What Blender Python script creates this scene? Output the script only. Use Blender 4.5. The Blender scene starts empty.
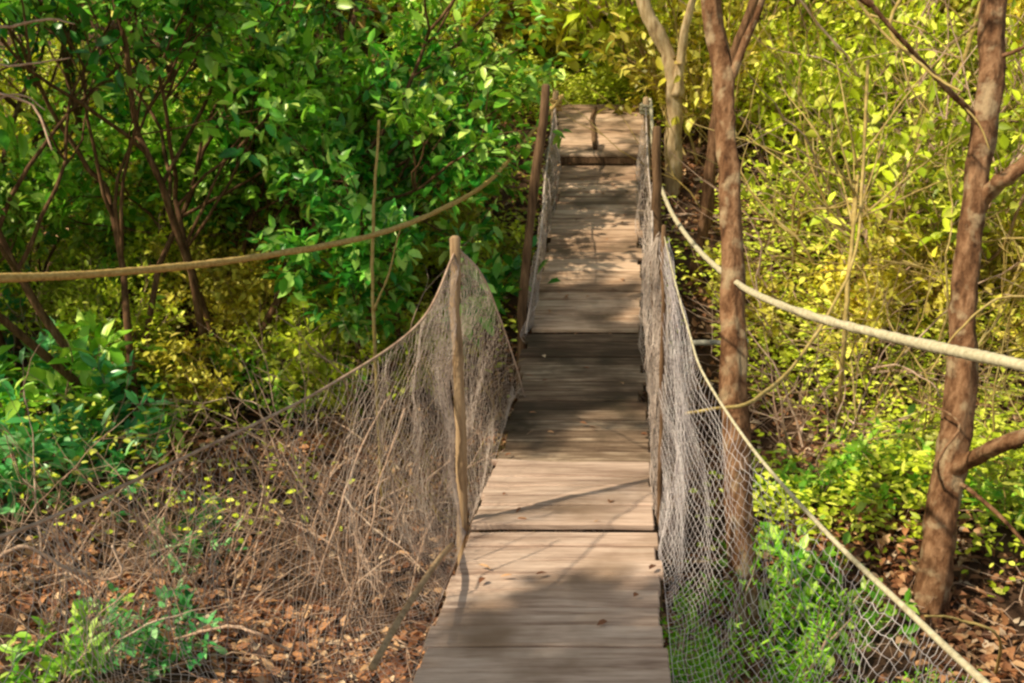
import bpy, math
import numpy as np
from math import radians as R_, sin, cos, pi

scene = bpy.context.scene
COL = scene.collection

# ------------------------------------------------------------------ camera
FPX = 1000.0
EYE = np.array([0.19, 0.0, 1.81])
YAW, PITCH = R_(6.08), R_(16.5)
FW = np.array([-sin(YAW)*cos(PITCH), cos(YAW)*cos(PITCH), -sin(PITCH)])
RT = np.array([cos(YAW), sin(YAW), 0.0])
UP = np.cross(RT, FW)
def at(px, py, Z):
    return EYE + Z*(FW + RT*(px-512)/FPX + UP*(341.5-py)/FPX)
cam = bpy.data.cameras.new('camera')
cam.sensor_width = 36.0; cam.lens = 36.0*FPX/1024.0
cam.clip_start = 0.05; cam.clip_end = 500
co = bpy.data.objects.new('camera', cam); COL.objects.link(co)
co.location = EYE; co.rotation_euler = (pi/2-PITCH, 0, YAW)
scene.camera = co

# ------------------------------------------------------------------ helpers
def tag(o, label=None, cat=None, group=None, kind=None):
    if label: o['label'] = label
    if cat: o['category'] = cat
    if group: o['group'] = group
    if kind: o['kind'] = kind
    return o
def empty(name, loc=(0, 0, 0), rz=0.0):
    o = bpy.data.objects.new(name, None); COL.objects.link(o)
    o.empty_display_size = 0.1
    o.location = loc; o.rotation_euler = (0, 0, rz)
    return o
def link(name, me, parent=None):
    o = bpy.data.objects.new(name, me); COL.objects.link(o)
    if parent is not None: o.parent = parent
    return o
def mesh(name, V, F, mat, smooth=True):
    """V (n,3), F list of equal-size face index arrays (quads or tris) or list of lists"""
    me = bpy.data.meshes.new(name)
    V = np.asarray(V, dtype=np.float32)
    if isinstance(F, np.ndarray):
        k = F.shape[1]; nf = F.shape[0]
        me.vertices.add(len(V)); me.vertices.foreach_set('co', V.ravel())
        me.loops.add(nf*k); me.loops.foreach_set('vertex_index', F.astype(np.int32).ravel())
        me.polygons.add(nf)
        me.polygons.foreach_set('loop_start', np.arange(0, nf*k, k, dtype=np.int32))
        me.polygons.foreach_set('loop_total', np.full(nf, k, dtype=np.int32))
        me.update(calc_edges=True); me.validate()
    else:
        me.from_pydata([tuple(v) for v in V], [], F); me.update()
    me.polygons.foreach_set('use_smooth', np.full(len(me.polygons), smooth))
    me.materials.append(mat)
    return me
def copy_tree(root, loc, rz, sc=1.0, scz=None):
    r = root.copy(); COL.objects.link(r)
    r.location = loc; r.rotation_euler = (0, 0, rz); r.scale = (sc, sc, scz or sc)
    for ch in list(root.children):
        c = ch.copy(); COL.objects.link(c); c.parent = r
    return r

class Geo:
    """collects quads"""
    def __init__(s): s.V = []; s.F = []; s.n = 0
    def add(s, V, F):
        s.V.append(np.asarray(V, float)); s.F.append(np.asarray(F, int)+s.n); s.n += len(V)
    def tube(s, pts, rad, k=6, cap=True, rough=0.0, flare=0.0):
        pts = np.asarray(pts, float); n = len(pts)
        rad = np.broadcast_to(np.asarray(rad, float), (n,))
        T = np.gradient(pts, axis=0); T /= (np.linalg.norm(T, axis=1, keepdims=True)+1e-9)
        ref = np.array([0., 0., 1.]) if abs(T[0][2]) < .9 else np.array([1., 0., 0.])
        a = np.cross(T[0], ref); a /= np.linalg.norm(a)
        A = np.zeros((n, 3)); A[0] = a
        for i in range(1, n):
            a = A[i-1]-T[i]*np.dot(A[i-1], T[i]); A[i] = a/(np.linalg.norm(a)+1e-9)
        B = np.cross(T, A)
        th = np.linspace(0, 2*pi, k, endpoint=False)
        ring = A[:, None, :]*np.cos(th)[None, :, None]+B[:, None, :]*np.sin(th)[None, :, None]
        RR = np.repeat(rad[:, None], k, 1)
        if rough:
            ii = np.arange(n)[:, None]; ang = np.stack([np.cos(th), np.sin(th)])
            q = vnoise(ang[0][None]*3.1+20+0*ii, ang[1][None]*3.1+ii*.22+20)+.6*vnoise(ang[0][None]*7+40, ang[1][None]*7+ii*.6+40)+.4*vnoise(ii*.13+0*ang[0][None]+5, 0*ii+ang[0][None]*1.5+9)
            RR = RR*(1+rough*(q-1.0))
        if flare:
            RR = RR*(1+flare*np.exp(-np.arange(n)/3.0)[:, None]*(1+.7*np.cos(th*4+1))[None])
        V = (pts[:, None, :]+ring*RR[..., None]).reshape(-1, 3)
        i = np.arange(n-1)[:, None]*k; j = np.arange(k)[None, :]; j2 = (j+1) % k
        F = np.stack([i+j, i+j2, i+k+j2, i+k+j], -1).reshape(-1, 4)
        if cap:
            V = np.vstack([V, pts[0], pts[-1]])
            c0, c1 = n*k, n*k+1
            jj = np.arange(0, k, 2)
            e0 = np.stack([np.full(len(jj), c0), (jj+2) % k, (jj+1) % k, jj], -1)
            b = (n-1)*k
            e1 = np.stack([np.full(len(jj), c1), b+jj, b+(jj+1) % k, b+(jj+2) % k], -1)
            if k % 2 == 0: F = np.vstack([F, e0, e1])
        s.add(V, F)
    def box(s, c, sx, sy, sz, ax=None):
        """box at c; ax 3x3 rows = axes"""
        ax = np.eye(3) if ax is None else np.asarray(ax)
        q = np.array([[x, y, z] for z in (-.5, .5) for y in (-.5, .5) for x in (-.5, .5)])*[sx, sy, sz]
        V = np.asarray(c)+q@ax
        F = np.array([[0, 2, 3, 1], [4, 5, 7, 6], [0, 1, 5, 4], [2, 6, 7, 3], [0, 4, 6, 2], [1, 3, 7, 5]])
        s.add(V, F)
    def leaves(s, P, D, N, L, W, fold=.18, bend=.12):
        P = np.asarray(P); n = len(P)
        D = D/(np.linalg.norm(D, axis=1, keepdims=True)+1e-9)
        S = np.cross(D, N); S /= (np.linalg.norm(S, axis=1, keepdims=True)+1e-9)
        N = np.cross(S, D)
        L = np.broadcast_to(L, (n,))[:, None]; W = np.broadcast_to(W, (n,))[:, None]
        mid = P+D*L*.5-N*L*.015
        la = P+D*L*.24-S*W*.40+N*W*fold*.8; lb = P+D*L*.62-S*W*.44+N*(W*fold-L*bend*.4)
        ra = P+D*L*.24+S*W*.40+N*W*fold*.8; rb = P+D*L*.62+S*W*.44+N*(W*fold-L*bend*.4)
        tip = P+D*L-N*L*bend
        V = np.stack([P, la, lb, tip, rb, ra, mid], 1).reshape(-1, 3)
        o = (np.arange(n)*7)[:, None]
        F = np.vstack([o+np.array([t]) for t in ([0, 6, 1], [1, 6, 2], [6, 3, 2], [0, 5, 6], [5, 4, 6], [6, 4, 3])])
        s.add(V, F)
    def build(s, name, mat, smooth=True):
        return mesh(name, np.vstack(s.V), np.vstack(s.F), mat, smooth)

def unit(v): return v/(np.linalg.norm(v)+1e-9)
def spline(pts, n):
    """Catmull-Rom through pts"""
    P = np.asarray(pts, float)
    P = np.vstack([2*P[0]-P[1], P, 2*P[-1]-P[-2]])
    m = len(P)-3
    t = np.linspace(0, m-1e-6, n); i = t.astype(int); u = (t-i)[:, None]
    a, b, c, d = P[i], P[i+1], P[i+2], P[i+3]
    return .5*((2*b)+(c-a)*u+(2*a-5*b+4*c-d)*u**2+(3*b-a-3*c+d)*u**3)

# value noise for terrain / wobble
_rg = np.random.default_rng(5)
_tab = _rg.random((64, 64))
def vnoise(x, y):
    x = np.asarray(x, float); y = np.asarray(y, float)
    xi = np.floor(x).astype(int); yi = np.floor(y).astype(int); u = x-xi; v = y-yi
    u = u*u*(3-2*u); v = v*v*(3-2*v)
    g = lambda a, b: _tab[a % 64, b % 64]
    return (g(xi, yi)*(1-u)+g(xi+1, yi)*u)*(1-v)+(g(xi, yi+1)*(1-u)+g(xi+1, yi+1)*u)*v
def ground_z(x, y):
    x = np.asarray(x, float); y = np.asarray(y, float)
    base = np.interp(y, [-6, 0, 2, 3.6, 5, 7, 9, 12, 20, 30, 45, 80], [.3, -.25, -.5, -.85, -1.2, -1.12, -.35, .85, 2.6, 4.6, 7.5, 12])
    side = np.interp(np.abs(x), [0, 4, 12, 40], [0, .05, .6, 2.5])
    n = (vnoise(x*.5+7, y*.5+3)-.5)*.45+(vnoise(x*1.7+1, y*1.7)-.5)*.16+(vnoise(x*4.1, y*4.1+9)-.5)*.06
    return base+side+n*np.clip((np.abs(x)-.2)*1.2, .35, 1)

# ------------------------------------------------------------------ materials
def new_mat(name):
    m = bpy.data.materials.new(name); m.use_nodes = True
    nt = m.node_tree; nt.nodes.clear()
    return m, nt, (lambda t: nt.nodes.new(t)), (lambda a, b: nt.links.new(a, b))
def ramp(N, stops, interp='LINEAR'):
    r = N('ShaderNodeValToRGB'); e = r.color_ramp; e.interpolation = interp
    while len(e.elements) < len(stops): e.elements.new(.5)
    for el, (p, c) in zip(e.elements, stops): el.position = p; el.color = (*c, 1)
    return r
def leaf_mat(name, stops, trans=.4, rough=.42, tint=(1.15, 1.15, .5), scale=1.6, spec=.4, lo=.5, hi=1.4):
    m, nt, N, L = new_mat(name)
    g = N('ShaderNodeNewGeometry'); r = ramp(N, stops)
    L(g.outputs['Random Per Island'], r.inputs[0])
    oi = N('ShaderNodeObjectInfo')
    tc = N('ShaderNodeTexCoord'); nz = N('ShaderNodeTexNoise'); nz.inputs['Scale'].default_value = scale
    nz.inputs['Detail'].default_value = 2
    add = N('ShaderNodeVectorMath'); L(tc.outputs['Object'], add.inputs[0])
    sc = N('ShaderNodeMath'); sc.operation = 'MULTIPLY'; sc.inputs[1].default_value = 17; L(oi.outputs['Random'], sc.inputs[0])
    L(sc.outputs[0], add.inputs[1]); L(add.outputs[0], nz.inputs['Vector'])
    mr = N('ShaderNodeMapRange'); mr.inputs[1].default_value = .32; mr.inputs[2].default_value = .68
    mr.inputs[3].default_value = lo; mr.inputs[4].default_value = hi; L(nz.outputs['Fac'], mr.inputs[0])
    mx = N('ShaderNodeVectorMath'); mx.operation = 'SCALE'; L(r.outputs[0], mx.inputs[0]); L(mr.outputs[0], mx.inputs['Scale'])
    b = N('ShaderNodeBsdfPrincipled'); L(mx.outputs[0], b.inputs['Base Color'])
    b.inputs['Roughness'].default_value = rough; b.inputs['Specular IOR Level'].default_value = spec
    t = N('ShaderNodeBsdfTranslucent'); tm = N('ShaderNodeVectorMath'); tm.operation = 'MULTIPLY'
    tm.inputs[1].default_value = tint; L(mx.outputs[0], tm.inputs[0]); L(tm.outputs[0], t.inputs[0])
    ms = N('ShaderNodeMixShader'); ms.inputs[0].default_value = trans
    L(b.outputs[0], ms.inputs[1]); L(t.outputs[0], ms.inputs[2])
    o = N('ShaderNodeOutputMaterial'); L(ms.outputs[0], o.inputs[0])
    return m
def rough_mat(name, stops, scale=(8, 8, 8), detail=6, rough=.85, bump=.4, bdist=.01, island=0.0, coords='Object', second=None, spec=.2):
    m, nt, N, L = new_mat(name)
    tc = N('ShaderNodeTexCoord'); mp = N('ShaderNodeMapping'); mp.inputs['Scale'].default_value = scale
    L(tc.outputs[coords], mp.inputs[0])
    nz = N('ShaderNodeTexNoise'); nz.inputs['Scale'].default_value = 1; nz.inputs['Detail'].default_value = detail
    nz.inputs['Roughness'].default_value = .65
    L(mp.outputs[0], nz.inputs['Vector'])
    fac = nz.outputs['Fac']
    if island:
        g = N('ShaderNodeNewGeometry'); a = N('ShaderNodeMath'); a.operation = 'MULTIPLY_ADD'
        L(g.outputs['Random Per Island'], a.inputs[0]); a.inputs[1].default_value = island; a.inputs[2].default_value = -island/2
        b2 = N('ShaderNodeMath'); b2.operation = 'ADD'; L(a.outputs[0], b2.inputs[0]); L(fac, b2.inputs[1]); fac = b2.outputs[0]
    r = ramp(N, stops); L(fac, r.inputs[0]); colr = r.outputs[0]
    if second:      # (scale, colour, lo, hi) patches
        n2 = N('ShaderNodeTexNoise'); n2.inputs['Scale'].default_value = second[0]; n2.inputs['Detail'].default_value = 4
        L(tc.outputs[coords], n2.inputs['Vector'])
        mr = N('ShaderNodeMapRange'); mr.inputs[1].default_value = second[2]; mr.inputs[2].default_value = second[3]
        L(n2.outputs['Fac'], mr.inputs[0])
        mx = N('ShaderNodeMix'); mx.data_type = 'RGBA'; L(mr.outputs[0], mx.inputs[0]); L(colr, mx.inputs[6])
        mx.inputs[7].default_value = (*second[1], 1); colr = mx.outputs[2]
    b = N('ShaderNodeBsdfPrincipled'); L(colr, b.inputs['Base Color']); b.inputs['Roughness'].default_value = rough
    b.inputs['Specular IOR Level'].default_value = spec
    if bump:
        bp = N('ShaderNodeBump'); bp.inputs['Strength'].default_value = bump; bp.inputs['Distance'].default_value = bdist
        L(nz.outputs['Fac'], bp.inputs['Height']); L(bp.outputs[0], b.inputs['Normal'])
    o = N('ShaderNodeOutputMaterial'); L(b.outputs[0], o.inputs[0])
    return m

M_GREEN = leaf_mat('lush_leaf', [(0, (.018, .16, .02)), (.35, (.07, .36, .035)), (.7, (.24, .62, .06)), (1, (.66, .90, .26))], trans=.25, rough=.33, spec=.6)
M_GREEN2 = leaf_mat('bright_leaf', [(0, (.09, .33, .02)), (.5, (.30, .60, .045)), (1, (.70, .88, .2))], trans=.22, rough=.36, spec=.5)
M_YELLOW = leaf_mat('yellow_leaf', [(0, (.30, .27, .02)), (.45, (.68, .62, .06)), (.8, (.90, .84, .16)), (1, (.88, .70, .18))], trans=.2, rough=.45, tint=(1.2, 1.05, .4))
M_LIME = leaf_mat('lime_leaf', [(0, (.26, .36, .015)), (.5, (.60, .72, .035)), (1, (.90, .90, .16))], trans=.2, rough=.45, tint=(1.2, 1.1, .4))
M_BLUE = leaf_mat('blue_green_leaf', [(0, (.03, .24, .07)), (.5, (.13, .50, .15)), (1, (.50, .80, .42))], trans=.3, rough=.3, spec=.6)
M_LITTER = leaf_mat('fallen_leaf', [(0, (.10, .034, .018)), (.3, (.31, .125, .062)), (.65, (.58, .27, .13)), (.88, (.76, .46, .26)), (1, (.84, .66, .52))], trans=.1, rough=.6, tint=(1, .9, .7), scale=1.2, lo=.6, hi=1.2)
M_DRYLEAF = leaf_mat('dry_leaf', [(0, (.22, .09, .02)), (.5, (.42, .21, .05)), (1, (.58, .38, .13))], trans=.35, rough=.6, tint=(1.1, .9, .5))
M_BARK = rough_mat('bark', [(.3, (.035, .014, .008)), (.47, (.19, .088, .045)), (.7, (.46, .26, .155))], scale=(17, 17, 7), detail=9, bump=1.0, bdist=.035, second=(9, (.44, .31, .20), .54, .66))
M_BARKDARK = rough_mat('dark_bark', [(.3, (.04, .018, .010)), (.55, (.17, .085, .045)), (.8, (.36, .22, .14))], scale=(30, 30, 8), bump=.7, bdist=.01)
M_BARKPALE = rough_mat('pale_bark', [(.3, (.22, .13, .07)), (.5, (.48, .34, .20)), (.7, (.66, .52, .36))], scale=(18, 18, 5), bump=.5, bdist=.01)
M_TWIG = rough_mat('dry_twig', [(.3, (.28, .165, .12)), (.55, (.52, .34, .26)), (.8, (.70, .53, .44))], scale=(25, 25, 25), bump=.2, island=.35)
M_TWIGYEL = rough_mat('straw_twig', [(.3, (.30, .20, .06)), (.55, (.50, .36, .14)), (.8, (.62, .50, .25))], scale=(25, 25, 25), bump=.2, island=.35)
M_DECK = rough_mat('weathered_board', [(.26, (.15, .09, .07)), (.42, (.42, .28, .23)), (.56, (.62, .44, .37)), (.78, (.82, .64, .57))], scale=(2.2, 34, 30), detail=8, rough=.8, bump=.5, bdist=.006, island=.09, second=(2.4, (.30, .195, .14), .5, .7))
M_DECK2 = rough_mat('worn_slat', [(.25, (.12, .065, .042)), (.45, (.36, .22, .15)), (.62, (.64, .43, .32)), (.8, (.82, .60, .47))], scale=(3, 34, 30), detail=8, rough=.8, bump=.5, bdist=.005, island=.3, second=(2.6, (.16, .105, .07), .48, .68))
M_DECK3 = rough_mat('shaded_slat', [(.25, (.04, .022, .015)), (.45, (.11, .066, .046)), (.62, (.24, .16, .115)), (.8, (.56, .42, .32))], scale=(3, 34, 30), detail=8, rough=.8, bump=.5, bdist=.005, island=.3, second=(2.6, (.06, .042, .028), .48, .68))  # mid-span shade band partly put into this darker wood colour
M_POST = rough_mat('grey_post', [(.3, (.20, .12, .07)), (.55, (.44, .29, .18)), (.8, (.62, .46, .32))], scale=(40, 40, 5), bump=.6, bdist=.006)
M_POSTDARK = rough_mat('dark_post', [(.3, (.05, .026, .014)), (.55, (.17, .095, .055)), (.8, (.32, .20, .12))], scale=(40, 40, 5), bump=.6, bdist=.006)
M_ROPE = rough_mat('tan_rope', [(.3, (.34, .19, .06)), (.5, (.56, .36, .13)), (.75, (.72, .52, .24))], scale=(60, 60, 60), bump=.3, bdist=.002)
M_ROPEW = rough_mat('white_rope', [(.3, (.36, .30, .20)), (.5, (.58, .50, .36)), (.75, (.74, .67, .52))], scale=(60, 60, 60), bump=.3, bdist=.002)
M_NET = rough_mat('net_cord', [(.3, (.36, .27, .25)), (.5, (.55, .43, .40)), (.75, (.72, .60, .57))], scale=(12, 12, 12), bump=0, island=.2)
M_NETP = rough_mat('mauve_net_cord', [(.3, (.50, .42, .46)), (.5, (.70, .61, .66)), (.75, (.84, .77, .81))], scale=(12, 12, 12), bump=0, island=.2)
M_SOIL = rough_mat('soil', [(.3, (.035, .018, .012)), (.5, (.085, .045, .028)), (.7, (.17, .095, .058))], scale=(6, 6, 6), detail=9, bump=1, bdist=.05)
M_IRON = rough_mat('grey_pole', [(.3, (.28, .26, .22)), (.6, (.46, .43, .38)), (.8, (.6, .57, .5))], scale=(20, 20, 20), bump=.1, rough=.6)

# ------------------------------------------------------------------ ground
xs = np.concatenate([np.linspace(-60, -9, 40)[:-1], np.linspace(-9, 9, 150), np.linspace(9, 60, 40)[1:]])
ys = np.concatenate([np.linspace(-12, -1, 16)[:-1], np.linspace(-1, 15, 150), np.linspace(15, 90, 50)[1:]])
X, Y = np.meshgrid(xs, ys); Zg = ground_z(X, Y)
V = np.stack([X, Y, Zg], -1).reshape(-1, 3); nx, ny = len(xs), len(ys)
i = (np.arange(ny-1)[:, None]*nx+np.arange(nx-1)[None, :]).ravel()
tag(link('ground', mesh('ground', V, np.stack([i, i+1, i+nx+1, i+nx], -1), M_SOIL)), kind='structure')

# ------------------------------------------------------------------ footbridge
ST_Y = [0.4, 2.55, 3.0, 3.68, 4.61, 5.37, 6.39, 7.85, 10.16]
ST_L = [-.01, -.028, -.05, -.098, -.193, -.136, -.041, .244, .655]
ST_R = [.05, .028, .0, -.058, -.160, -.108, -.018, .260, .665]
HW = .38
def deck_z(x, y):
    t = (np.asarray(x)+HW)/(2*HW)
    return np.interp(y, ST_Y, ST_L)*(1-t)+np.interp(y, ST_Y, ST_R)*t
bridge = empty('footbridge', (0, 3.5, 0))
tag(bridge, 'narrow weathered plank footbridge dipping then climbing through the trees', 'bridge')
def part(name, geo, mat, smooth=False):
    o = link(name, geo.build(name, mat, smooth), bridge)
    o.location = (0, -3.5, 0)
    return o
rng = np.random.default_rng(11)
def bevel(o, w=.004):
    b = o.modifiers.new('bevel', 'BEVEL'); b.width = w; b.segments = 1; b.limit_method = 'ANGLE'
def planks(y0, y1, pitch, gap, mat, zoff=0.0, hw0=HW, hw1=HW, zf=None, jit=.004, thick=.03):
    """a deck section of boards laid across the bridge; profile nailed to the sag"""
    g = Geo(); n = max(1, int(round((y1-y0)/pitch))); d = (y1-y0)/n
    for k in range(n):
        a, b = y0+k*d+gap/2, y0+(k+1)*d-gap/2
        dl, dr = rng.normal(0, jit*1.6, 2); dz = rng.normal(0, jit*.5)
        f = lambda x, y: (zf(x, y) if zf else deck_z(x, y))+zoff+dz
        h = np.interp((a+b)/2, [y0, y1], [hw0, hw1])
        m = 7; xx = np.linspace(-h+dl, h+dr, m)
        sag = .0025*np.cos(xx/h*pi/2)+rng.normal(0, .0008, m)
        top0 = [(x, a, f(x, a)+s) for x, s in zip(xx, sag)]; top1 = [(x, b, f(x, b)+s) for x, s in zip(xx, sag)]
        V = np.array(top0+top1); V = np.vstack([V, V-[0, 0, thick]])
        F = []
        for q in range(m-1):
            F += [[q, q+1, m+q+1, m+q], [2*m+q, 3*m+q, 3*m+q+1, 2*m+q+1], [q, 2*m+q, 2*m+q+1, q+1], [m+q, m+q+1, 3*m+q+1, 3*m+q]]
        F += [[0, m, 3*m, 2*m], [m-1, 3*m-1, 4*m-1, 2*m-1]]
        g.add(V, F)
    return g
secs = [(.4, 1.62, .12, .0025, 0), (1.63, 3.005, .125, .0025, .0), (3.012, 3.655, .125, .0025, -.003), (3.70, 4.58, .125, .0025, .012)]
for y0, y1, p, gp, zo in secs:
    o = part('deck_panel', planks(y0, y1, p, gp, M_DECK, zo, jit=.006), M_DECK); bevel(o, .005)
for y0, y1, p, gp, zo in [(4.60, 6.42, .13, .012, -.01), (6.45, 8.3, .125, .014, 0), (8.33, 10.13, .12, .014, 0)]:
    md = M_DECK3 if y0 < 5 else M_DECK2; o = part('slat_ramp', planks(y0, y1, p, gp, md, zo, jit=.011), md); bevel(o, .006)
plat = lambda x, y: .757+(y-10.16)*.208+0*np.asarray(x)
o = part('platform', planks(10.17, 12.05, .145, .01, M_DECK2, 0, .44, .55, plat, jit=.006), M_DECK2); bevel(o, .006)
g = Geo(); g.box((0, 10.19, .70), .86, .035, .055); g.box((0, 10.20, .62), .80, .03, .09)
part('step_riser', g, M_POSTDARK)
g = Geo(); g.box((0, 4.592, -.19), .80, .03, .022); part('batten', g, M_DECK)
g = Geo(); g.box((0, 3.70, -.175), .79, .06, .05); part('cross_bearer', g, M_POSTDARK)
for sx in (-1, 1):      # long side beams below the boards
    g = Geo(); yy = np.linspace(.4, 10.1, 60); x = sx*(HW-.05)
    for a, b in zip(yy[:-1], yy[1:]):
        za, zb = deck_z(x, a)-.046-.012*(4.55 > a > 3.65), deck_z(x, b)-.046-.012*(4.55 > b > 3.65)
        w = .025
        V = [(x+dx, yv, zz+dz) for yv, zz in ((a, za), (b, zb)) for dx, dz in ((-w, 0), (w, 0), (w, -.12), (-w, -.12))]
        g.add(V, [[0, 1, 5, 4], [1, 2, 6, 5], [2, 3, 7, 6], [3, 0, 4, 7]])
    part('side_beam', g, M_POSTDARK)
# low kerb pole lying along the left edge of the near boards, and supports
g = Geo(); g.tube(spline([at(372, 668, 2.75), at(405, 610, 3.1), at(437, 562, 3.55), at(452, 545, 3.9)], 14), .011, 8); part('edge_pole', g, M_POST, True)
for y in (3.66, 6.5, 8.6, 10.2):
    for sx in (-1, 1):
        if y < 6: continue
        g = Geo(); x = sx*.33; z0 = float(ground_z(x, y))-.2; z1 = float(deck_z(x, min(y, 10.1)))-.05
        if z1 > z0+.1: g.tube(spline([(x, y, z0), (x, y, (z0+z1)/2), (x, y, z1)], 6), .045, 8); part('pile', g, M_POSTDARK, True)
def pole(pts, r0, r1, mat, n=14, label=None):
    g = Geo(); P = spline(pts, n); P[1:-1, :2] += rng.normal(0, .004, (n-2, 2))
    rad = np.linspace(r0, r1, n)*(1+rng.normal(0, .04, n)); P = np.vstack([P, P[-1]+unit(P[-1]-P[-2])*r1*.4]); rad = np.append(rad, r1*.55)
    g.tube(P, rad, 10)
    o = part('post', g, mat, True)
    if label: o['label'] = label
    return P
def vert(px, py, y):    # point on the pixel's ray at world distance y
    d = at(px, py, 1.0)-EYE
    return EYE+d*(y/d[1])
# near pair of posts carrying the nets
pL = vert(455, 238, 3.78); pR = vert(664, 226, 3.80)
bL = np.array([-.40, 3.72, -.75]); bR = np.array([.42, 3.76, -.8])
pole([bL, (bL+pL)/2+[-.004, 0, 0], pL], .025, .021, M_POST, label='pale round-topped post')
pole([bR, (bR+pR)/2, pR], .012, .010, M_POSTDARK)
# dark tall pair, mid way up the ramp
qL = vert(546, 86, 6.60); qR = vert(657, 128, 7.0)
pole([(-.42, 6.42, -.9), (-.42, 6.48, .2), qL], .036, .03, M_POSTDARK, label='tall dark post')
pole([(.47, 6.9, -.8), (.46, 6.95, .4), qR], .038, .032, M_POSTDARK, label='tall dark post')
# pale pair at the platform
eL = vert(556, 92, 10.1); eR = vert(646, 98, 10.12)
pole([(-.50, 10.1, .1), (-.495, 10.1, .6), eL], .035, .03, M_POST)
pole([(.47, 10.12, .1), (.47, 10.12, .6), eR], .035, .03, M_POST)

def lash(P, d, r, n=6):
    g = Geo(); t = np.linspace(0, n*2*pi, n*14); d = unit(np.asarray(d, float)); a = unit(np.cross(d, [0, 1, 0])); b = np.cross(d, a)
    g.tube(np.array([np.asarray(P)-d*.011*q/2/pi+(a*cos(q)+b*sin(q))*(r+.004+.002*sin(q*.37)) for q in t]), .0045, 5)
    part('lashing', g, M_ROPE, True)
lash(eL+[0, 0, -.12], [0, 0, 1], .033, 4); lash(eR+[0, 0, -.12], [0, 0, 1], .033, 4)
# ------------------------------------------------------------------ ropes
def wrap(P, r, turns=3.2, n=16):
    t = np.linspace(0, turns*2*pi, n)
    return [np.asarray(P)+[r*cos(a), r*sin(a), -.022*a/2/pi*1.6] for a in t]
def rope(name, pts, r, mat, n=420, lay=7.0, k=14):
    """three-strand laid rope"""
    C = spline(pts, n); g = Geo()
    seg = np.r_[0, np.cumsum(np.linalg.norm(np.diff(C, axis=0), axis=1))]
    T = np.gradient(C, axis=0); T /= np.linalg.norm(T, axis=1, keepdims=True)
    A = np.cross(T, [0, 0, 1.]); A /= np.linalg.norm(A, axis=1, keepdims=True); B = np.cross(A, T)
    th = np.linspace(0, 2*pi, k, endpoint=False)
    ph = th[None, :]-seg[:, None]/(r*lay)*2*pi/1.0
    rad = r*(.80+.24*np.abs(np.cos(1.5*ph)))*(1+.05*np.sin(seg*7)+.04*np.sin(seg*23+1))[:, None]
    V = (C[:, None]+A[:, None]*(np.cos(th)*rad)[..., None]+B[:, None]*(np.sin(th)*rad)[..., None]).reshape(-1, 3)
    i = np.arange(n-1)[:, None]*k; j = np.arange(k)[None, :]; j2 = (j+1) % k
    F = np.stack([i+j, i+j2, i+k+j2, i+k+j], -1).reshape(-1, 4)
    return link(name, mesh(name, V, F, mat))
o = rope('hand_rope', [at(-420, 268, 2.6), at(-180, 281, 3.0), at(0, 278, 3.5), at(120, 272, 4.0), at(250, 258, 4.7), at(370, 236, 5.6), at(440, 210, 6.5), at(490, 180, 7.5), at(525, 140, 8.6), *wrap(eL+[0, 0, -.06], .048)], .0165, M_ROPE, 700)
tag(o, 'tan rope sagging through the leaves on the bridge\'s darker green side', 'rope')
o = rope('hand_rope', [at(1330, 452, 1.75), at(1150, 401, 2.0), at(1024, 366, 2.35), at(900, 339, 3.0), at(800, 312, 3.9), at(740, 285, 5.0), at(695, 246, 6.4), at(668, 205, 7.8), at(654, 160, 9.0), *wrap(eR+[0, 0, -.05], .048)], .0165, M_ROPEW, 700)
tag(o, 'thick whitish rope sagging in front of the slender trunks on the sunny side', 'rope')

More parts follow.
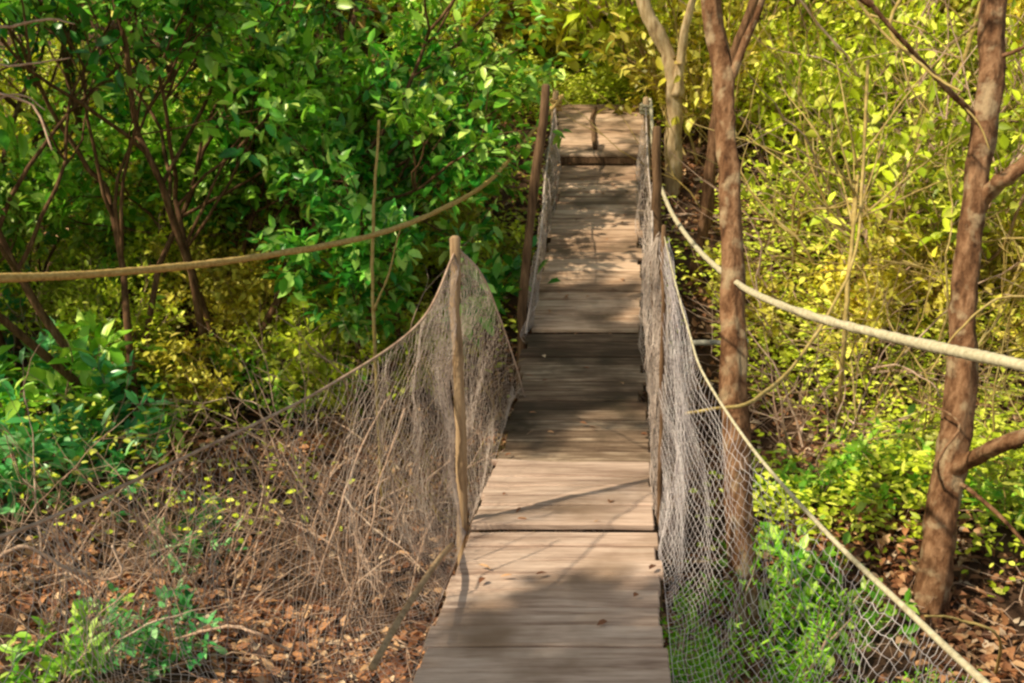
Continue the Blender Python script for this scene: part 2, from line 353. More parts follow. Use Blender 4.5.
# ------------------------------------------------------------------ nets
def warp(P, amp, fr, seed):
    r = np.random.default_rng(seed); out = P.copy()
    for ax in range(3):
        for q in range(4):
            w = r.normal(0, fr, 3); ph = r.uniform(0, 6.28)
            out[..., ax] += amp/2*np.sin((P*w).sum(-1)+ph)
    return out
def net(name, top, bot, bulge, nu, nv, r, mat, seed, gather=1.0, cord_r=.009, cord_mat=None, u1=1.0, slack=.02, diamond=True, jitter=.06):
    """top cord and bottom line are splines; threads run between them, bagging out by bulge"""
    rg = np.random.default_rng(seed)
    u = np.linspace(0, 1, nu)**gather*u1
    Tn, Bn = spline(top, 400), spline(bot, 400)
    ip = lambda C, t: np.stack([np.interp(t, np.linspace(0, 1, 400), C[:, k]) for k in range(3)], -1)
    v = np.linspace(0, 1, nv)
    def surf(U, Vv):
        a, b = ip(Tn, U), ip(Bn, U)
        c = (a+b)/2+np.asarray(bulge(U))
        w = Vv[..., None]
        P = a*(1-w)**2+2*c*w*(1-w)+b*w**2
        return P
    gm = Geo()
    tw = np.linspace(0, 1, max(nu, 3)); 
    U, Vv = np.meshgrid(u, v, indexing='ij')
    U = np.clip(U+rg.normal(0, .12, U.shape)/nu*(Vv > 0)*(Vv < 1), 0, 1); Vv = np.clip(Vv+rg.normal(0, .12, Vv.shape)/nv*(Vv > 0)*(Vv < 1), 0, 1)
    P = warp(surf(U, Vv), slack, 9, seed)
    P[:, 0] = surf(U, Vv)[:, 0]; P[:, -1] = surf(U, Vv)[:, -1]
    def run(pts):
        # small sag between knots
        m = len(pts); q = np.empty((2*m-1, 3)); q[::2] = pts
        mid = (pts[1:]+pts[:-1])/2; mid += rg.normal(0, jitter, mid.shape)*np.linalg.norm(np.diff(pts, axis=0), axis=1)[:, None]; mid[:, 2] -= .14*np.linalg.norm(np.diff(pts, axis=0), axis=1)*rg.uniform(.2, 1, m-1)
        q[1::2] = mid
        gm.tube(q, r*rg.uniform(.8, 1.2), 3, cap=False)
    if diamond:
        for s in (1, -1):
            for k in range(-nv, nu+nv):
                idx = [(k+s*j, j) for j in range(nv) if 0 <= k+s*j < nu]
                if len(idx) > 2: run(np.array([P[a, b] for a, b in idx]))
    else:
        for a in range(nu): run(P[a])
        for b in range(1, nv-1): run(P[:, b])
    root = empty(name, tuple(Tn[0]))
    inv = -np.asarray(Tn[0])
    o = link('netting', gm.build('netting', mat), root); o.location = inv
    g = Geo(); g.tube(Tn[::4], cord_r, 7); o = link('border_cord', g.build('border_cord', cord_mat or mat), root); o.location = inv
    g = Geo(); g.tube(Bn[::4], r*1.6, 6); o = link('lashing_cord', g.build('lashing_cord', mat), root); o.location = inv
    return root
edgeL = lambda y, dz=-.02: np.array([-.395, y, float(deck_z(-.38, y))+dz])
edgeR = lambda y, dz=-.02: np.array([.395, y, float(deck_z(.38, y))+dz])
tl = pL+[0, 0, -.05]
o = net('side_net', [tl, at(420, 322, 3.55), at(330, 385, 3.05), at(200, 450, 2.55), at(80, 505, 2.15), at(-10, 540, 1.95), at(-250, 610, 1.6)],
        [edgeL(3.7), edgeL(3.3), edgeL(2.9), edgeL(2.5), edgeL(2.0), edgeL(1.4), edgeL(.8)],
        lambda U: np.stack([-.05-.22*np.sin(pi*np.clip(U*1.3, 0, 1)), 0*U, -.04-.45*np.sin(pi*np.clip(U*1.2, 0, 1))**1], -1), 124, 36, .00085, M_NET, 3, gather=1.9, slack=.018, cord_r=.0045, cord_mat=M_TWIG)
tag(o, 'slack mauve grey net fanning from the pale post over brown leaf litter', 'net')
o = net('side_net', [tl+[.01, .03, 0], vert(482, 275, 4.1), vert(500, 318, 4.6), vert(518, 372, 5.1), vert(526, 402, 5.5)],
        [edgeL(3.78), edgeL(4.1), edgeL(4.5), edgeL(5.0), edgeL(5.5, .03)],
        lambda U: np.stack([-.06+0*U, 0*U, -.05+0*U], -1), 50, 24, .0008, M_NET, 4, gather=1.3, slack=.018, cord_r=.004)
tag(o, 'short triangular net stretched from behind the pale post down to the plank edge', 'net')
o = net('side_net', [edgeL(6.35, .02), vert(541, 230, 6.9), vert(546, 170, 8.2), eL+[0, 0, -.1]],
        [edgeL(6.3), edgeL(7.4), edgeL(8.6), edgeL(10.0)],
        lambda U: np.stack([-.02+0*U, 0*U, 0*U], -1), 70, 12, .0022, M_NET, 5, slack=.03, cord_r=.007)
tag(o, 'pale net strip climbing beside the tall dark post toward the platform', 'net')
tr = pR+[0, 0, -.03]
o = net('side_net', [tr, vert(676, 285, 3.68), vert(690, 335, 3.5), at(704, 375, 3.45), at(752, 448, 2.95), at(826, 532, 2.3), at(905, 608, 1.9), at(985, 683, 1.62), at(1120, 800, 1.3)],
        [edgeR(3.76), edgeR(3.7), edgeR(3.55), edgeR(3.35), edgeR(3.0), edgeR(2.5), edgeR(2.0), edgeR(1.5), edgeR(.8)],
        lambda U: np.stack([.01+.12*U, 0*U, -.03-.30*U], -1), 108, 32, .0008, M_NETP, 6, gather=.8, cord_r=np.linspace(.0025, .0078, 100), cord_mat=M_ROPEW, slack=.014, jitter=.03, diamond=False)
tag(o, 'slack mauve net hanging from a white cord near the feathery green bush', 'net')
o = net('side_net', [tr+[-.01, .03, 0], vert(656, 240, 4.4), vert(652, 260, 5.2), vert(652, 210, 7.0), vert(648, 165, 8.6), eR+[0, 0, -.08]],
        [edgeR(3.8), edgeR(4.6), edgeR(5.4), edgeR(7.0), edgeR(8.6), edgeR(10.0)],
        lambda U: np.stack([.05*np.sin(6*U), 0*U, -.03+0*U], -1), 90, 13, .0014, M_NET, 7, gather=1.25, cord_r=.007, slack=.045)
tag(o, 'long pale net bunched beside the ramp from the thin post up to the platform', 'net')
# net bundle tied to the thin post: gathered folds hanging down
def bundle(name, top, bot, wid, nst, r, mat, seed, label, bow):
    rg = np.random.default_rng(seed); g = Geo()
    top = np.asarray(top); bot = np.asarray(bot); t = np.linspace(0, 1, 16)[:, None]
    for _ in range(nst):
        o1, o2, o3 = rg.normal(0, 1, 3)*[wid*.25, wid*.25, .02], rg.normal(0, 1, 3)*[wid, wid*.6, .05], rg.normal(0, 1, 3)*[wid*.6, wid*.5, .06]
        P = (top+o1)*(1-t)**2+2*((top+bot)/2+o2+np.asarray(bow))*t*(1-t)+(bot+o3)*t**2
        P[1:-1] += rg.normal(0, .006, (14, 3)); g.tube(P, r*rg.uniform(.7, 1.4), 3, cap=False)
    return tag(link(name, g.build(name, mat)), label, 'net')
bundle('net_bundle', tr+[.01, -.01, -.03], [.44, 3.55, -.12], .035, 18, .0012, M_NETP, 9, 'bunched pale netting hanging in folds down the thin post', [.06, -.06, 0])

# ------------------------------------------------------------------ plants
def grow(rg, base, d, length, r0, depth, P, out, twigs):
    n = max(3, int(P['seg']*(1 if depth else .7)))
    pts = [np.asarray(base, float)]; d = unit(np.asarray(d, float))
    for _ in range(n):
        d = unit(d+rg.normal(0, P['wig'], 3)+np.array([0, 0, P['up']]))
        pts.append(pts[-1]+d*length/n)
    pts = np.array(pts); r1 = r0*(.62 if depth else .35)
    out.append((pts, np.linspace(r0, r1, n+1), depth))
    if depth == 0:
        twigs.append(pts); return
    nc = P['kids'][depth-1]
    for c in range(nc):
        t = rg.uniform(P['from'], 1.0) if c else 1.0
        f = t*n; i = min(int(f), n-1); p = pts[i]+(pts[i+1]-pts[i])*(f-i)
        dd = unit(pts[i+1]-pts[i]); s = unit(np.cross(dd, rg.normal(0, 1, 3)))
        a = rg.uniform(*P['ang'])*(.5 if c == 0 else 1)
        grow(rg, p, dd*cos(a)+s*sin(a), length*rg.uniform(*P['ratio']), max(r0*(.62 if c == 0 else .48), P['rmin']), depth-1, P, out, twigs)
def leafset(g, rg, twigs, per, L, W, spread, droop=.15, upn=.9, clus=.03):
    PP = []; DD = []
    for tw in twigs:
        t = rg.random(per)**.7; f = t*(len(tw)-1); i = np.minimum(f.astype(int), len(tw)-2); w = (f-i)[:, None]
        p = tw[i]*(1-w)+tw[i+1]*w
        d = unit(tw[-1]-tw[0])
        D = d[None]*.5+rg.normal(0, spread, (per, 3)); D[:, 2] -= droop
        PP.append(p+rg.normal(0, clus, (per, 3))); DD.append(D)
    PP = np.vstack(PP); DD = np.vstack(DD); n = len(PP)
    Nn = np.array([0, 0, upn])+rg.normal(0, .5, (n, 3))
    s = rg.uniform(.6, 1.25, n)
    g.leaves(PP, DD, Nn, L*s, W*s*rg.uniform(.8, 1.2, n))
def plant(name, seed, P, bark, leafm, crown_name='crown', stem_name='trunk'):
    rg = np.random.default_rng(seed); out = []; twigs = []
    root = empty(name)
    for s in range(P['stems']):
        a = 2*pi*(s+rg.uniform(-.3, .3))/P['stems']; lean = rg.uniform(*P['lean'])
        grow(rg, (cos(a)*P['base'], sin(a)*P['base'], -.12), (cos(a)*lean, sin(a)*lean, 1), P['len']*rg.uniform(.75, 1.15), P['r']*rg.uniform(.7, 1.15), P['depth'], P, out, twigs)
    g = Geo()
    for pts, rad, dp in out: g.tube(pts, rad, 8 if rad[0] > .03 else (5 if rad[0] > .008 else 3), cap=rad[0] > .03)
    link(stem_name, g.build(stem_name, bark), root)
    if leafm is not None:
        g = Geo(); leafset(g, rg, twigs, P['per'], P['L'], P['W'], P['spread'], P.get('droop', .15), P.get('upn', 1.15), P.get('clus', .03))
        link(crown_name, g.build(crown_name, leafm), root)
    return root
def place(root, x, y, rz=0, sc=1, scz=None, label=None, cat=None, group=None, used=set()):
    loc = (x, y, float(ground_z(x, y)))
    if root.name in used: o = copy_tree(root, loc, rz, sc, scz)
    else:
        used.add(root.name); o = root; o.location = loc; o.rotation_euler = (0, 0, rz); o.scale = (sc, sc, scz or sc)
    if label: o['label'] = label
    if cat: o['category'] = cat
    if group: o['group'] = group
    elif 'group' in o: del o['group']
    return o
BROAD = dict(stems=4, base=.10, lean=(.12, .42), len=1.55, r=.034, depth=3, seg=6, wig=.13, up=.05, kids=[6, 5, 4], ang=(.45, 1.05), ratio=(.50, .72), rmin=.003, **{'from': .35},
             per=9, L=.135, W=.066, spread=.55)
TALL = dict(BROAD, stems=4, len=2.0, r=.036, lean=(.08, .34), kids=[6, 4, 4], **{'from': .62})
broad = [plant('broadleaf_tree', s, dict(BROAD, stems=n), M_BARKDARK, m) for s, n, m in ((21, 4, M_GREEN), (23, 4, M_GREEN2))]
broad += [plant('broadleaf_tree', s, dict(TALL, stems=n), M_BARKDARK, m) for s, n, m in ((24, 4, M_GREEN), (25, 3, M_GREEN2))]
SHR = dict(stems=6, base=.12, lean=(.25, .8), len=.8, r=.014, depth=2, seg=6, wig=.14, up=.06, kids=[6, 6], ang=(.4, 1.0), ratio=(.5, .8), rmin=.0025, **{'from': .2},
           per=8, L=.105, W=.052, spread=.6, clus=.04)
shrub = [plant('slender_shrub', s, SHR, b, m, 'foliage', 'stem') for s, b, m in ((31, M_TWIGYEL, M_YELLOW), (32, M_TWIG, M_LIME), (33, M_TWIGYEL, M_YELLOW), (34, M_TWIG, M_LIME))]
DRY = dict(stems=11, base=.14, lean=(.3, 1.2), len=.8, r=.0105, depth=2, seg=7, wig=.14, up=.0, kids=[3, 4], ang=(.35, 1.0), ratio=(.5, .9), rmin=.0030, **{'from': .15})
dry = [plant('dry_shrub', s, DRY, b, None, stem_name='stem') for s, b in ((41, M_TWIG), (42, M_TWIG), (43, M_TWIGYEL))]
LOW = dict(stems=8, base=.06, lean=(.3, 1.1), len=.38, r=.006, depth=1, seg=5, wig=.12, up=.03, kids=[4], ang=(.4, .9), ratio=(.5, .8), rmin=.002, **{'from': .2},
           per=9, L=.10, W=.045, spread=.5, clus=.01)
low = [plant('leafy_plant', s, LOW, M_TWIG, m, 'foliage', 'stem') for s, m in ((51, M_BLUE), (52, M_GREEN2))]
FEA = dict(stems=16, base=.10, lean=(.15, .7), len=.42, r=.006, depth=1, seg=6, wig=.08, up=.08, kids=[7], ang=(.3, .7), ratio=(.35, .6), rmin=.0018, **{'from': .1},
           per=26, L=.035, W=.009, spread=.6, clus=.012, upn=.6)
fea = plant('feathery_bush', 61, FEA, M_TWIG, leaf_mat('feathery_leaf', [(0, (.10, .36, .01)), (.5, (.26, .62, .02)), (1, (.5, .8, .06))], trans=.3), 'foliage', 'stem')

# --- broad-leaved trees on the shady side
G1 = 'broad-leaved trees left of the footbridge'
T = [(-3.5, 6.75, 2, 0, 1.0, 'dark multi-stemmed tree forking low behind the tan rope'),
     (-2.95, 7.4, 3, 2.0, 1.0, 'dark forked tree just behind the low multi-stemmed one'),
     (-5.5, 7.6, 2, 3.1, .95, 'dark-stemmed broadleaf tree at the outer edge of the thicket'),
     (-1.75, 7.3, 0, 1.1, .92, 'lush green broadleaf tree above the tan rope'),
     (-2.35, 8.9, 1, 4.2, .92, 'lush tree overhanging the tall dark post'),
     (-2.7, 9.6, 3, 5.2, 1.1, None), (-4.6, 9.0, 2, 2.7, 1.1, None), (-6.2, 8.4, 3, 5.9, 1.1, None),
     (-4.4, 12.2, 3, 3.6, 1.2, None), (-4.9, 7.5, 1, 1.3, .85, None), (-3.3, 8.3, 1, 4.0, .85, None)]
for x, y, k, rz, s, lb in T:
    place(broad[k], x, y, rz, s, None, lb or 'green broadleaf tree deeper in the thicket behind the tan rope', 'tree', G1)

# --- shrubs filling the slopes
G2 = 'yellow green shrubs on the slopes'
rs = np.random.default_rng(77)
def fill(n, xr, yr, kinds, lab, smin=.8, smax=1.4, avoid=.9):
    c = 0; P = []
    while c < n:
        x = rs.uniform(*xr); y = rs.uniform(*yr)
        if abs(x) < avoid and y < 12.6: continue
        if 0 < x < 1.7 and y < 10.9: continue
        if any((x-a)**2+(y-b)**2 < .35 for a, b in P): continue
        P.append((x, y)); c += 1
        place(shrub[kinds[int(rs.integers(len(kinds)))]], x, y, rs.uniform(0, 6.28), rs.uniform(smin, smax), None, lab, 'shrub', G2)
fill(30, (.9, 7.5), (7.2, 13.5), [0, 1, 2, 3, 1, 3], 'yellow green twiggy shrub on the sunny slope right of the bridge')
fill(22, (-7, -1.0), (7.9, 12.5), [1, 3, 1, 3, 0], 'lime green shrub growing low between the dark stems left of the bridge', .6, 1.0)
fill(11, (-4.6, -1.2), (7.0, 8.8), [0, 1, 0, 3], 'low yellow green shrub among the dark forked stems', .5, .8)
fill(14, (-2.4, 2.6), (13.6, 18), [0, 2, 3, 1], 'tall yellow shrub behind the platform at the bridge\'s far end', 1.2, 1.9)
fill(46, (-11, 13), (13, 22), [0, 1, 2, 3], 'distant yellow green shrub high on the far slope', 1.4, 2.4)

# --- dry brush, low plants
G3 = 'dry leafless shrubs beside the footbridge'
for x, y, k, rz, s in [(-1.15, 5.3, 0, .2, .9), (-.95, 4.7, 1, 1.4, .75), (-1.7, 5.7, 1, 2.6, .9), (-2.2, 5.1, 0, 5.5, .75), (-.85, 6.0, 2, 3.3, .9), (-2.6, 4.3, 1, 1.0, .6), (-1.2, 5.9, 1, 5.0, 1.0), (-2.9, 3.6, 0, 1.7, .6), (-3.2, 4.8, 0, 2.9, .8), (-1.9, 4.6, 0, 4.1, .7), (-2.4, 3.7, 1, .3, .6)]:
    place(dry[k], x, y, rz, s, None, 'leafless dry brush tangled behind the fanning net', 'shrub', G3)
for x, y, k, rz, s in [(2.3, 7.0, 2, .5, 1.2), (3.2, 6.4, 2, 2.5, 1.1), (1.6, 6.6, 0, 3.5, .9), (2.9, 8.3, 2, 1.5, 1.5), (3.9, 7.6, 0, .9, 1.3), (3.0, 9.5, 0, .2, 2.0), (4.3, 9.0, 2, 1.2, 1.9), (2.1, 9.3, 2, 3.2, 1.8), (3.6, 10.8, 0, 4.2, 2.3), (5.2, 10.3, 2, 5.2, 2.2), (1.9, 8.0, 0, 2.2, 1.3)]:
    place(dry[k], x, y, rz, s, None, 'straw-coloured bare shrub among the lime leaves on the sunny side', 'shrub', G3)
def ground_hit(px, py):
    d = at(px, py, 1.0)-EYE
    for t in np.arange(1.0, 40, .02):
        p = EYE+d*t
        if p[2] <= ground_z(p[0], p[1]): return p
    return p
for px, py, k, s, lb in [(45, 470, 0, 1.5, 'blue green leafy plant low at the foot of the thicket'), (95, 485, 0, 1.2, 'blue green leafy plant low at the foot of the thicket'), (10, 500, 0, 1.3, 'blue green leafy plant low at the foot of the thicket'),
                         (60, 690, 1, .8, 'bright leafy plant in the lower corner under the net'), (150, 660, 0, .8, 'soft green plant poking through the slack net'), (250, 400, 1, 1.0, 'green leafy plant beneath the forked stems'), (190, 560, 0, .7, 'small green plant in the brown litter under the net'),
                         (60, 425, 1, 1.9, 'full bright green leafy bush at the edge of the thicket'), (15, 400, 0, 1.8, 'full blue green leafy bush at the edge of the thicket'), (235, 385, 1, 1.0, 'full bright green leafy bush under the tan rope'), (295, 395, 1, .9, 'full bright green leafy bush under the tan rope'), (120, 440, 1, 1.6, 'full bright green leafy bush at the edge of the thicket'), (170, 410, 1, .8, 'full bright green leafy bush under the tan rope'),
                         (330, 410, 1, 1.1, 'yellowish leafy plant behind the dry brush')]:
    p = ground_hit(px, py); place(low[k], p[0], p[1], px, s, None, lb, 'plant', 'low leafy plants on the ground')
for px, py, k, s, lb in [(885, 500, 1, 1.0, 'pale leafy plant beside the trunk with the side limb'), (800, 505, 1, .8, 'bright leafy plant between the two bark trunks'), (1000, 520, 1, .8, 'green leafy plant beyond the limbed trunk'), (770, 600, 1, .9, 'pale leafy plant behind the white-corded net'), (835, 640, 1, .9, 'pale leafy plant behind the white-corded net')]:
    p = ground_hit(px, py); place(low[k], p[0], p[1], px, s, None, lb, 'plant', 'low leafy plants on the ground')
place(fea, .80, 4.0, .3, 1.45, None, 'feathery bright green bush against the footbridge edge', 'bush')
place(fea, 1.55, 3.75, 2.3, .75, None, 'dimmer feathery bush behind the slack white-corded net', 'bush')

rf0 = np.random.default_rng(19)
# --- individual trees on the sunny side
def custom_tree(name, limbs, bark, label, cat='tree', crown=None):
    """limbs: list of (points, r0, r1)"""
    base = np.asarray(limbs[0][0][0], float); root = empty(name, tuple(base)); tag(root, label, cat)
    rg = np.random.default_rng(len(label)*7+len(limbs))
    for q, (pts, r0, r1) in enumerate(limbs):
        n = (70 if r0 > .03 else 34) if q == 0 else 18
        C = spline(pts, n); amp = .012 if r0 > .04 else .006
        C[1:-1] += np.cumsum(rg.normal(0, amp*.4, (n-2, 3)), 0)*np.sin(np.linspace(0, pi, n))[1:-1, None]
        rad = np.linspace(r0, r1, n)*(1+rg.normal(0, .07, n))
        if q: rad[0] *= 1.7; rad[1] *= 1.25
        big = r0 > .03
        g = Geo(); g.tube(C-base, np.convolve(np.pad(rad, 2, 'edge'), np.ones(5)/5, 'valid') if big else rad, 20 if big else 6, rough=.34 if big else 0, flare=.5 if big and q == 0 else 0)
        link('trunk' if q == 0 else 'limb', g.build('trunk' if q == 0 else 'limb', bark), root)
    if crown:
        g = Geo(); twigs = []; out = []
        P = dict(BROAD, kids=[6, 5], **{'from': .2})
        for p, d, ln in crown['at']:
            grow(rg, np.asarray(p)-base, d, ln, .02, 2, P, out, twigs)
        g2 = Geo()
        for pts, rad, dp in out: g2.tube(pts, rad, 4, cap=False)
        link('branch', g2.build('branch', bark), root)
        leafset(g, rg, twigs, crown['per'], crown['L'], crown['W'], .55)
        link('crown', g.build('crown', crown['mat']), root)
    return root
    return root
gA = ground_hit(748, 760); ZA = 5.3
topA = at(716, -60, 5.15)
gAz = at(748, 745, 4.9)
custom_tree('slender_tree', [([at(749, 790, 4.75), at(745, 683, 4.9), at(741, 520, 5.0), at(736, 340, 5.1), at(728, 180, 5.2), at(724, 80, 5.25), at(708, -20, 5.25), topA, at(700, -250, 5.3)], .068, .048),
                            ([at(726, 95, 5.25), at(742, 50, 5.2), at(762, 0, 5.1), at(790, -110, 5.0)], .026, .016)],
            M_BARK, 'slender rough-barked trunk rising behind the white rope crossing', crown=dict(at=[(at(700, -250, 5.3), (.1, .2, 1), 1.2), (at(790, -110, 5.0), (.7, 0, .7), 1.0)], per=4, L=.09, W=.042, mat=M_LIME))
B0 = ground_hit(928, 612)
zB = float((B0-EYE)@FW)
def bt(px, py, dz=0): return at(px, py, zB+dz)
custom_tree('slender_tree', [([B0-[0, 0, .15], bt(936, 560), bt(948, 480), bt(960, 380), bt(964, 290), bt(973, 190), bt(984, 90), bt(992, -10), bt(1005, -160, .1), bt(1010, -420, .2)], .086, .055),
                            ([bt(950, 470), bt(975, 458, -.2), bt(1000, 447, -.4), bt(1040, 430, -.6), bt(1110, 400, -.8)], .045, .03),
                            ([bt(975, 205), bt(995, 185, -.1), bt(1024, 162, -.2), bt(1080, 110, -.3)], .05, .03),
                            ([bt(953, 478), bt(980, 500, -.2), bt(1024, 545, -.4), bt(1060, 590, -.5)], .014, .007),
                            ([bt(978, 118), bt(945, 88, -.2), bt(905, 45, -.4), bt(872, 5, -.5)], .018, .01),
                            ([bt(986, 62), bt(1005, 55, -.1), bt(1040, 40, -.2)], .015, .01),
                            ([bt(948, 500), bt(938, 460, -.25), bt(960, 420, -.25), bt(905, 395, .2)], .01, .005)],
            M_BARK, 'mottled tree with a stout side limb at the litter slope', crown=dict(at=[(bt(1010, -420, .2), (0, .2, 1), 1.3), (bt(872, 5, -.5), (-.7, 0, .6), .8)], per=4, L=.09, W=.042, mat=M_LIME))
def up_from(px, py, Y):     # trunk foot on the ground below a pixel ray at world distance Y
    p = vert(px, py, Y); return np.array([p[0], p[1], float(ground_z(p[0], p[1]))-.1])
C0 = up_from(668, 300, 10.6)
custom_tree('pale_tree', [([C0, vert(670, 235, 10.6), vert(676, 150, 10.6), vert(676, 90, 10.6), vert(664, 45, 10.6), vert(645, 5, 10.6), vert(625, -70, 10.7)], .095, .06),
                          ([vert(677, 95, 10.6), vert(684, 50, 10.5), vert(696, -10, 10.4)], .05, .035)], M_BARKPALE, 'pale cream trunk standing just right of the platform')
D0 = up_from(694, 290, 9.0)
custom_tree('slender_tree', [([D0, vert(700, 250, 9.0), vert(712, 190, 9.0), vert(722, 120, 9.1), vert(742, 50, 9.2), vert(770, -40, 9.3)], .06, .04)], M_BARKDARK, 'thin dark leaning trunk between the pale trunk and rough-barked trunk')
custom_tree('pale_tree', [([up_from(760, 160, 12), vert(752, 90, 12), vert(766, 20, 12), vert(775, -60, 12)], .04, .03)], M_BARKPALE, 'thin pale stem in the yellow leaves high behind the rough trunk')
for px, py, Y, lean, h in [(700, 120, 13, .1, 3.5), (800, 150, 12, -.15, 3.2), (905, 200, 11, .25, 3.0), (1000, 230, 10, .1, 3.2), (930, 120, 14, -.2, 3.6), (600, 60, 16, .1, 4), (570, 70, 15, -.1, 4)]:
    f = up_from(px, py, Y); tp = f+[lean*h, .2, h]
    lm = [([f, (f+tp)/2+[.08, 0, 0], tp], .032, .015)]
    for q in range(6):
        w = rf0.uniform(.3, .95); b0 = f*(1-w)+tp*w+[.08*(1-abs(2*w-1)), 0, 0]; a = rf0.uniform(0, 6.28); l = rf0.uniform(.5, 1.2)
        lm.append(([b0, b0+[cos(a)*l*.5, sin(a)*l*.5, l*.35], b0+[cos(a)*l, sin(a)*l, l*rf0.uniform(.1, .7)]], .011, .004))
    custom_tree('pale_sapling', lm, M_TWIGYEL, 'thin pale straw-coloured sapling standing in the yellow green shrubs')['group'] = 'pale saplings among the shrubs'
def canopy(foot, top, spots, per, mat, label, r0=.06, ln=.72):  # trees added out of view so their crowns shade the deck
    foot = np.array([foot[0], foot[1], float(ground_z(*foot))-.1]); top = np.asarray(top, float)
    custom_tree('added_shade_tree', [([foot, foot*.6+top*.4+[.1, .05, 0], top], r0, r0*.55)], M_BARKDARK, label, crown=dict(at=[(top, np.asarray(q, float)-top, ln*np.linalg.norm(np.asarray(q)-top)) for q in spots], per=per, L=.12, W=.06, mat=M_GREEN))
canopy((-4.9, 4.5), (-4.1, 4.0, 3.0), [(-3.0, 3.37, 3.5), (-2.8, 3.82, 3.35), (-3.2, 4.32, 3.65), (-2.7, 4.32, 3.25), (-3.4, 3.22, 4.05), (-2.9, 3.42, 3.25), (-3.1, 3.82, 3.85), (-3.2, 3.92, 3.35), (-2.8, 4.62, 3.35), (-2.7, 3.62, 3.55), (-3.0, 4.52, 3.75), (-2.6, 4.02, 3.35), (-2.8, 4.82, 3.55), (-2.5, 4.52, 3.45)], 46, M_GREEN, 'tall dark stem whose leafy top overhangs the outer thicket')  # added out of view, its crown shades the mid span
canopy((-4.2, .5), (-3.2, .6, 2.2), [(-2.3, .6, 2.8), (-2.4, 1.0, 2.7), (-2.1, .2, 2.7), (-2.8, .2, 3.3), (-1.8, .7, 2.7), (-1.8, .3, 2.9), (-1.9, .6, 2.5), (-1.7, .9, 2.6), (-1.7, 1.2, 2.7), (-2.0, 1.1, 2.9), (-1.6, .8, 2.5)], 38, M_GREEN, 'leafy tree beside the near end of the bridge', .05)  # added out of view to shade the near boards
# bare fan-shaped sapling
sap = [([ground_hit(838, 430), at(845, 330, 6.9), at(852, 240, 6.9), at(858, 175, 6.9)], .02, .012)]
rf = np.random.default_rng(3)
for k in range(13):
    a = rf.uniform(-1.15, 1.15); L_ = rf.uniform(90, 190); s0 = rf.uniform(150, 260)
    sap.append(([at(857-(s0-175)*.1, s0, 6.9), at(857+L_*.5*sin(a)*1.15, s0-L_*.5*cos(a), 6.9+rf.normal(0, .15)), at(857+L_*sin(a), s0-L_*cos(a)*.8, 6.9+rf.normal(0, .3))], .0075, .003))
custom_tree('bare_sapling', sap, M_TWIGYEL, 'bare sapling fanning out straw twigs between the rough and mottled trunks')
custom_tree('bare_sapling', [([up_from(376, 330, 5.9), vert(374, 330, 5.9), vert(373, 250, 5.9), vert(376, 185, 5.9), vert(379, 120, 5.9)], .013, .008), ([vert(374, 310, 5.9), vert(392, 262, 5.9), vert(402, 225, 5.9)], .008, .004)], M_TWIGYEL, 'thin straw-coloured stem standing upright under the tan rope')
custom_tree('dead_branch', [([at(-60, 28, 4.4), at(10, 27, 4.4), at(45, 20, 4.3), at(75, 24, 4.3)], .009, .004), ([at(-40, 60, 4.4), at(20, 66, 4.4), at(70, 58, 4.3)], .008, .003), ([at(-60, 90, 4.4), at(0, 95, 4.3), at(35, 108, 4.3), at(52, 150, 4.2)], .008, .004), ([at(-50, 130, 4.4), at(10, 98, 4.4), at(45, 110, 4.3)], .006, .003)], M_TWIG, 'pale bare branch reaching in across the upper corner leaves', 'branch')
# right-hand dead sticks
def stick(pts, r0, r1, mat, label, name='dead_branch', cat='branch', forks=()):
    custom_tree(name, [(pts, r0, r1)]+list(forks), mat, label, cat)
stick([at(838, -30, 5.6), at(880, 30, 5.6), at(930, 72, 5.5), at(975, 118, 5.4), at(990, 150, 5.4)], .010, .004, M_TWIGYEL, 'long pale twig slanting down toward the mottled tree', forks=[([at(870, 15, 5.6), at(920, 30, 5.5), at(960, 60, 5.4)], .006, .003), ([at(900, 48, 5.55), at(910, 85, 5.5), at(935, 120, 5.4)], .006, .003)])
stick([at(1060, 300, 5.2), at(1000, 298, 5.2), at(960, 330, 5.1), at(930, 372, 5.1)], .008, .004, M_TWIGYEL, 'level bare twig passing behind the mottled tree above its side limb')
stick([at(905, -10, 5.2), at(890, 30, 5.2), at(925, 70, 5.1), at(962, 92, 5.0)], .011, .006, M_TWIGYEL, 'bare twig hooked against the mottled tree')
stick([at(868, 60, 6.0), at(862, 180, 5.9), at(852, 265, 5.7), at(805, 352, 5.3), at(754, 403, 4.75), at(716, 410, 4.7), at(684, 414, 4.7)], .011, .008, M_TWIGYEL, 'long pale curved vine arching down across the slender rough-barked trunk')
stick([at(-20, 570, 2.9), at(22, 548, 2.95), at(60, 565, 3.0), at(92, 578, 3.1), at(118, 572, 3.1), at(112, 545, 3.1)], .007, .004, M_TWIG, 'curled dead vine lying over the slack net')
gx = ground_hit(280, 683)
stick([gx, at(318, 570, 3.45), at(352, 470, 3.5), at(386, 400, 3.6)], .005, .003, M_TWIG, 'tall dry stalk leaning toward the pale post')
stick([ground_hit(330, 683), at(360, 560, 3.4), at(375, 490, 3.4), at(405, 408, 3.5)], .005, .003, M_TWIG, 'jointed dry stalk behind the net nearest the planks')
stick([ground_hit(170, 640), at(230, 630, 3.4), at(290, 650, 3.3)], .007, .005, M_TWIG, 'dead stick lying in the litter below the net')
stick([at(600, 700, 40)*0+up_from(1000, 640, 4.6), at(1000, 640, 4.5), at(960, 620, 4.4), at(925, 616, 4.3)], .008, .005, M_TWIGYEL, 'arched bare twig at the foot of the mottled tree')
pz = lambda q, yy: np.array([q, yy, float(plat(q, yy))+.035])
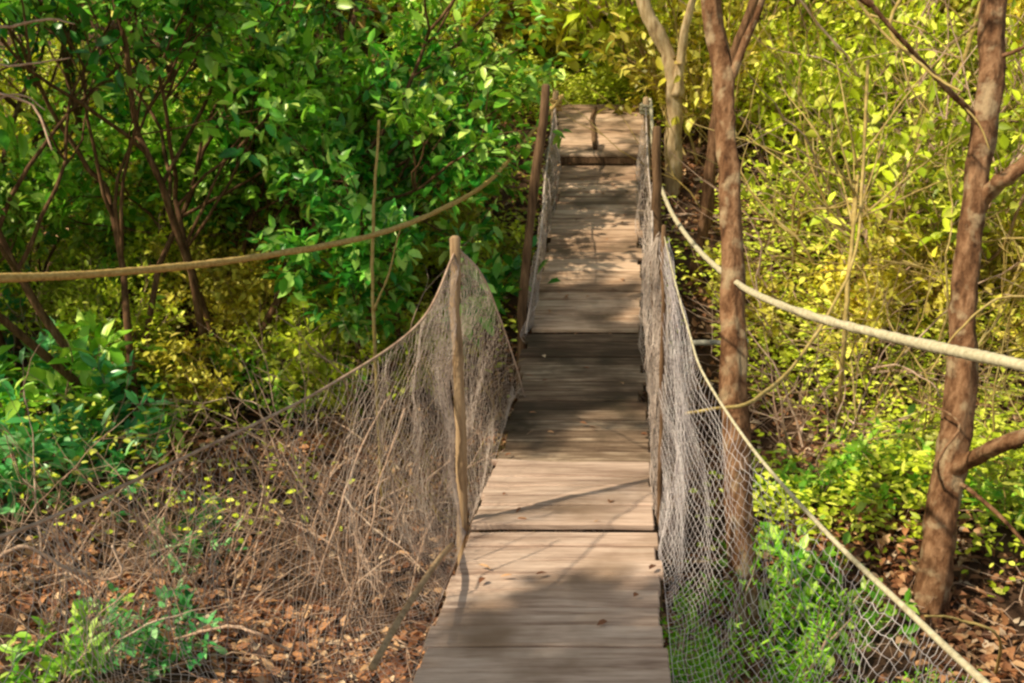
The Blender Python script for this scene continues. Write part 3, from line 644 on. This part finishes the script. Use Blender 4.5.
stick([pz(-.10, 11.75), pz(-.13, 11.3), pz(-.10, 10.8), pz(-.06, 10.3)], .02, .026, M_POSTDARK, 'short dark stick lying on the platform boards', 'stick', 'stick')
stick([vert(672, 344, 7.4), vert(705, 343, 7.4), vert(725, 342, 7.4), vert(748, 341, 7.4)], .024, .022, M_IRON, 'short grey pole lying level behind the rough-barked trunk', 'grey_pole', 'pole')

# ------------------------------------------------------------------ litter and low cover (uncountable)
rg = np.random.default_rng(8)
def scatter(n, xr, yr, dens=None):
    x = rg.uniform(*xr, n); y = rg.uniform(*yr, n)
    if dens is not None:
        k = rg.random(n) < dens(x, y); x, y = x[k], y[k]
    return np.stack([x, y, ground_z(x, y)], -1)
g = Geo()
P = np.vstack([scatter(44000, (-4, 3.5), (1.0, 7.0), lambda x, y: np.clip((vnoise(x*1.9+31, y*1.9+7)-.28)*3.2, .06, 1)), scatter(30000, (-8, 8), (6, 14))])
n = len(P); P[:, 2] += rg.uniform(.004, .05, n)
D = rg.normal(0, 1, (n, 3)); D[:, 2] *= .35
g.leaves(P, D, np.array([0, 0, 1])+rg.normal(0, .4, (n, 3)), rg.uniform(.04, .10, n), rg.uniform(.025, .055, n), fold=.3, bend=.2)
Pd = np.stack([rg.uniform(-.37, .37, 60), rg.uniform(.6, 10, 60), np.zeros(60)], -1); Pd[:, 2] = deck_z(Pd[:, 0], Pd[:, 1])+.018
g.leaves(Pd, rg.normal(0, 1, (60, 3))*[1, 1, .05], np.array([0, 0, 1])+rg.normal(0, .15, (60, 3)), rg.uniform(.025, .06, 60), rg.uniform(.015, .03, 60), fold=.25, bend=.1)
tag(link('leaf_litter', g.build('leaf_litter', M_LITTER)), kind='stuff')
g = Geo()
P = scatter(5200, (-3.6, 3.2), (1.5, 8))
for p in P[:1800]:
    a = rg.uniform(0, 6.28); L_ = rg.uniform(.08, .4); q = p+[cos(a)*L_, sin(a)*L_, rg.uniform(0, .1)]
    m = (p+q)/2+rg.normal(0, .03, 3); g.tube([p+[0, 0, .01], m+[0, 0, .03], q], [.004, .003, .0015], 3, cap=False)
tag(link('twig_litter', g.build('twig_litter', M_TWIG)), kind='stuff')
g = Geo()
dn = lambda x, y: np.clip((vnoise(x*.9+20, y*.9)-.38)*4, 0, 1)*np.where(x > 0, 1, .45)*((np.abs(x) > .55) | (y > 12.2))
P = np.vstack([scatter(90000, (-7, 8), (5.2, 16), dn), scatter(60000, (1.0, 8), (5.5, 13), lambda x, y: np.clip((vnoise(x*1.3+3, y*1.3)-.42)*4, 0, 1)), scatter(14000, (-1.6, 1.6), (12.2, 14.5))]); n = len(P); P[:, 2] += rg.uniform(.02, .5, n)*(.4+vnoise(P[:, 0]*2, P[:, 1]*2))
D = rg.normal(0, 1, (n, 3)); D[:, 2] = np.abs(D[:, 2])*.3
g.leaves(P, D, np.array([-.2, -.45, 1.0])+rg.normal(0, .4, (n, 3)), rg.uniform(.035, .085, n), rg.uniform(.018, .04, n))
tag(link('undergrowth', g.build('undergrowth', M_LIME)), kind='stuff')

# ------------------------------------------------------------------ light
SD = unit(np.array([-.66, -.42, .82]))
el = math.asin(SD[2]); az = math.atan2(SD[0], SD[1])
w = bpy.data.worlds.new('World'); scene.world = w; w.use_nodes = True
nt = w.node_tree; nt.nodes.clear()
sky = nt.nodes.new('ShaderNodeTexSky'); sky.sky_type = 'NISHITA'; sky.sun_disc = False
sky.sun_elevation = el; sky.sun_rotation = az
bg = nt.nodes.new('ShaderNodeBackground'); bg.inputs[1].default_value = .15
out = nt.nodes.new('ShaderNodeOutputWorld')
wm = nt.nodes.new('ShaderNodeVectorMath'); wm.operation = 'MULTIPLY'; wm.inputs[1].default_value = (1.4, 1.2, .76)   # warm tint that also brightens the sky fill
nt.links.new(sky.outputs[0], wm.inputs[0]); nt.links.new(wm.outputs[0], bg.inputs[0]); nt.links.new(bg.outputs[0], out.inputs[0])
sl = bpy.data.lights.new('sun', 'SUN'); sl.energy = 5.0; sl.angle = R_(1.1); sl.color = (1, .90, .62)
so = bpy.data.objects.new('sun', sl); COL.objects.link(so)
import mathutils
so.rotation_euler = mathutils.Vector(SD).to_track_quat('Z', 'Y').to_euler()

scene.view_settings.view_transform = 'Standard'; scene.view_settings.look = 'None'
scene.view_settings.exposure = 0; scene.view_settings.gamma = 1
scene.render.engine = 'CYCLES'
cy = scene.cycles
cy.use_denoising = True
cy.max_bounces = 8; cy.diffuse_bounces = 6; cy.transmission_bounces = 4; cy.glossy_bounces = 2; cy.transparent_max_bounces = 4
cy.filter_width = 2.5
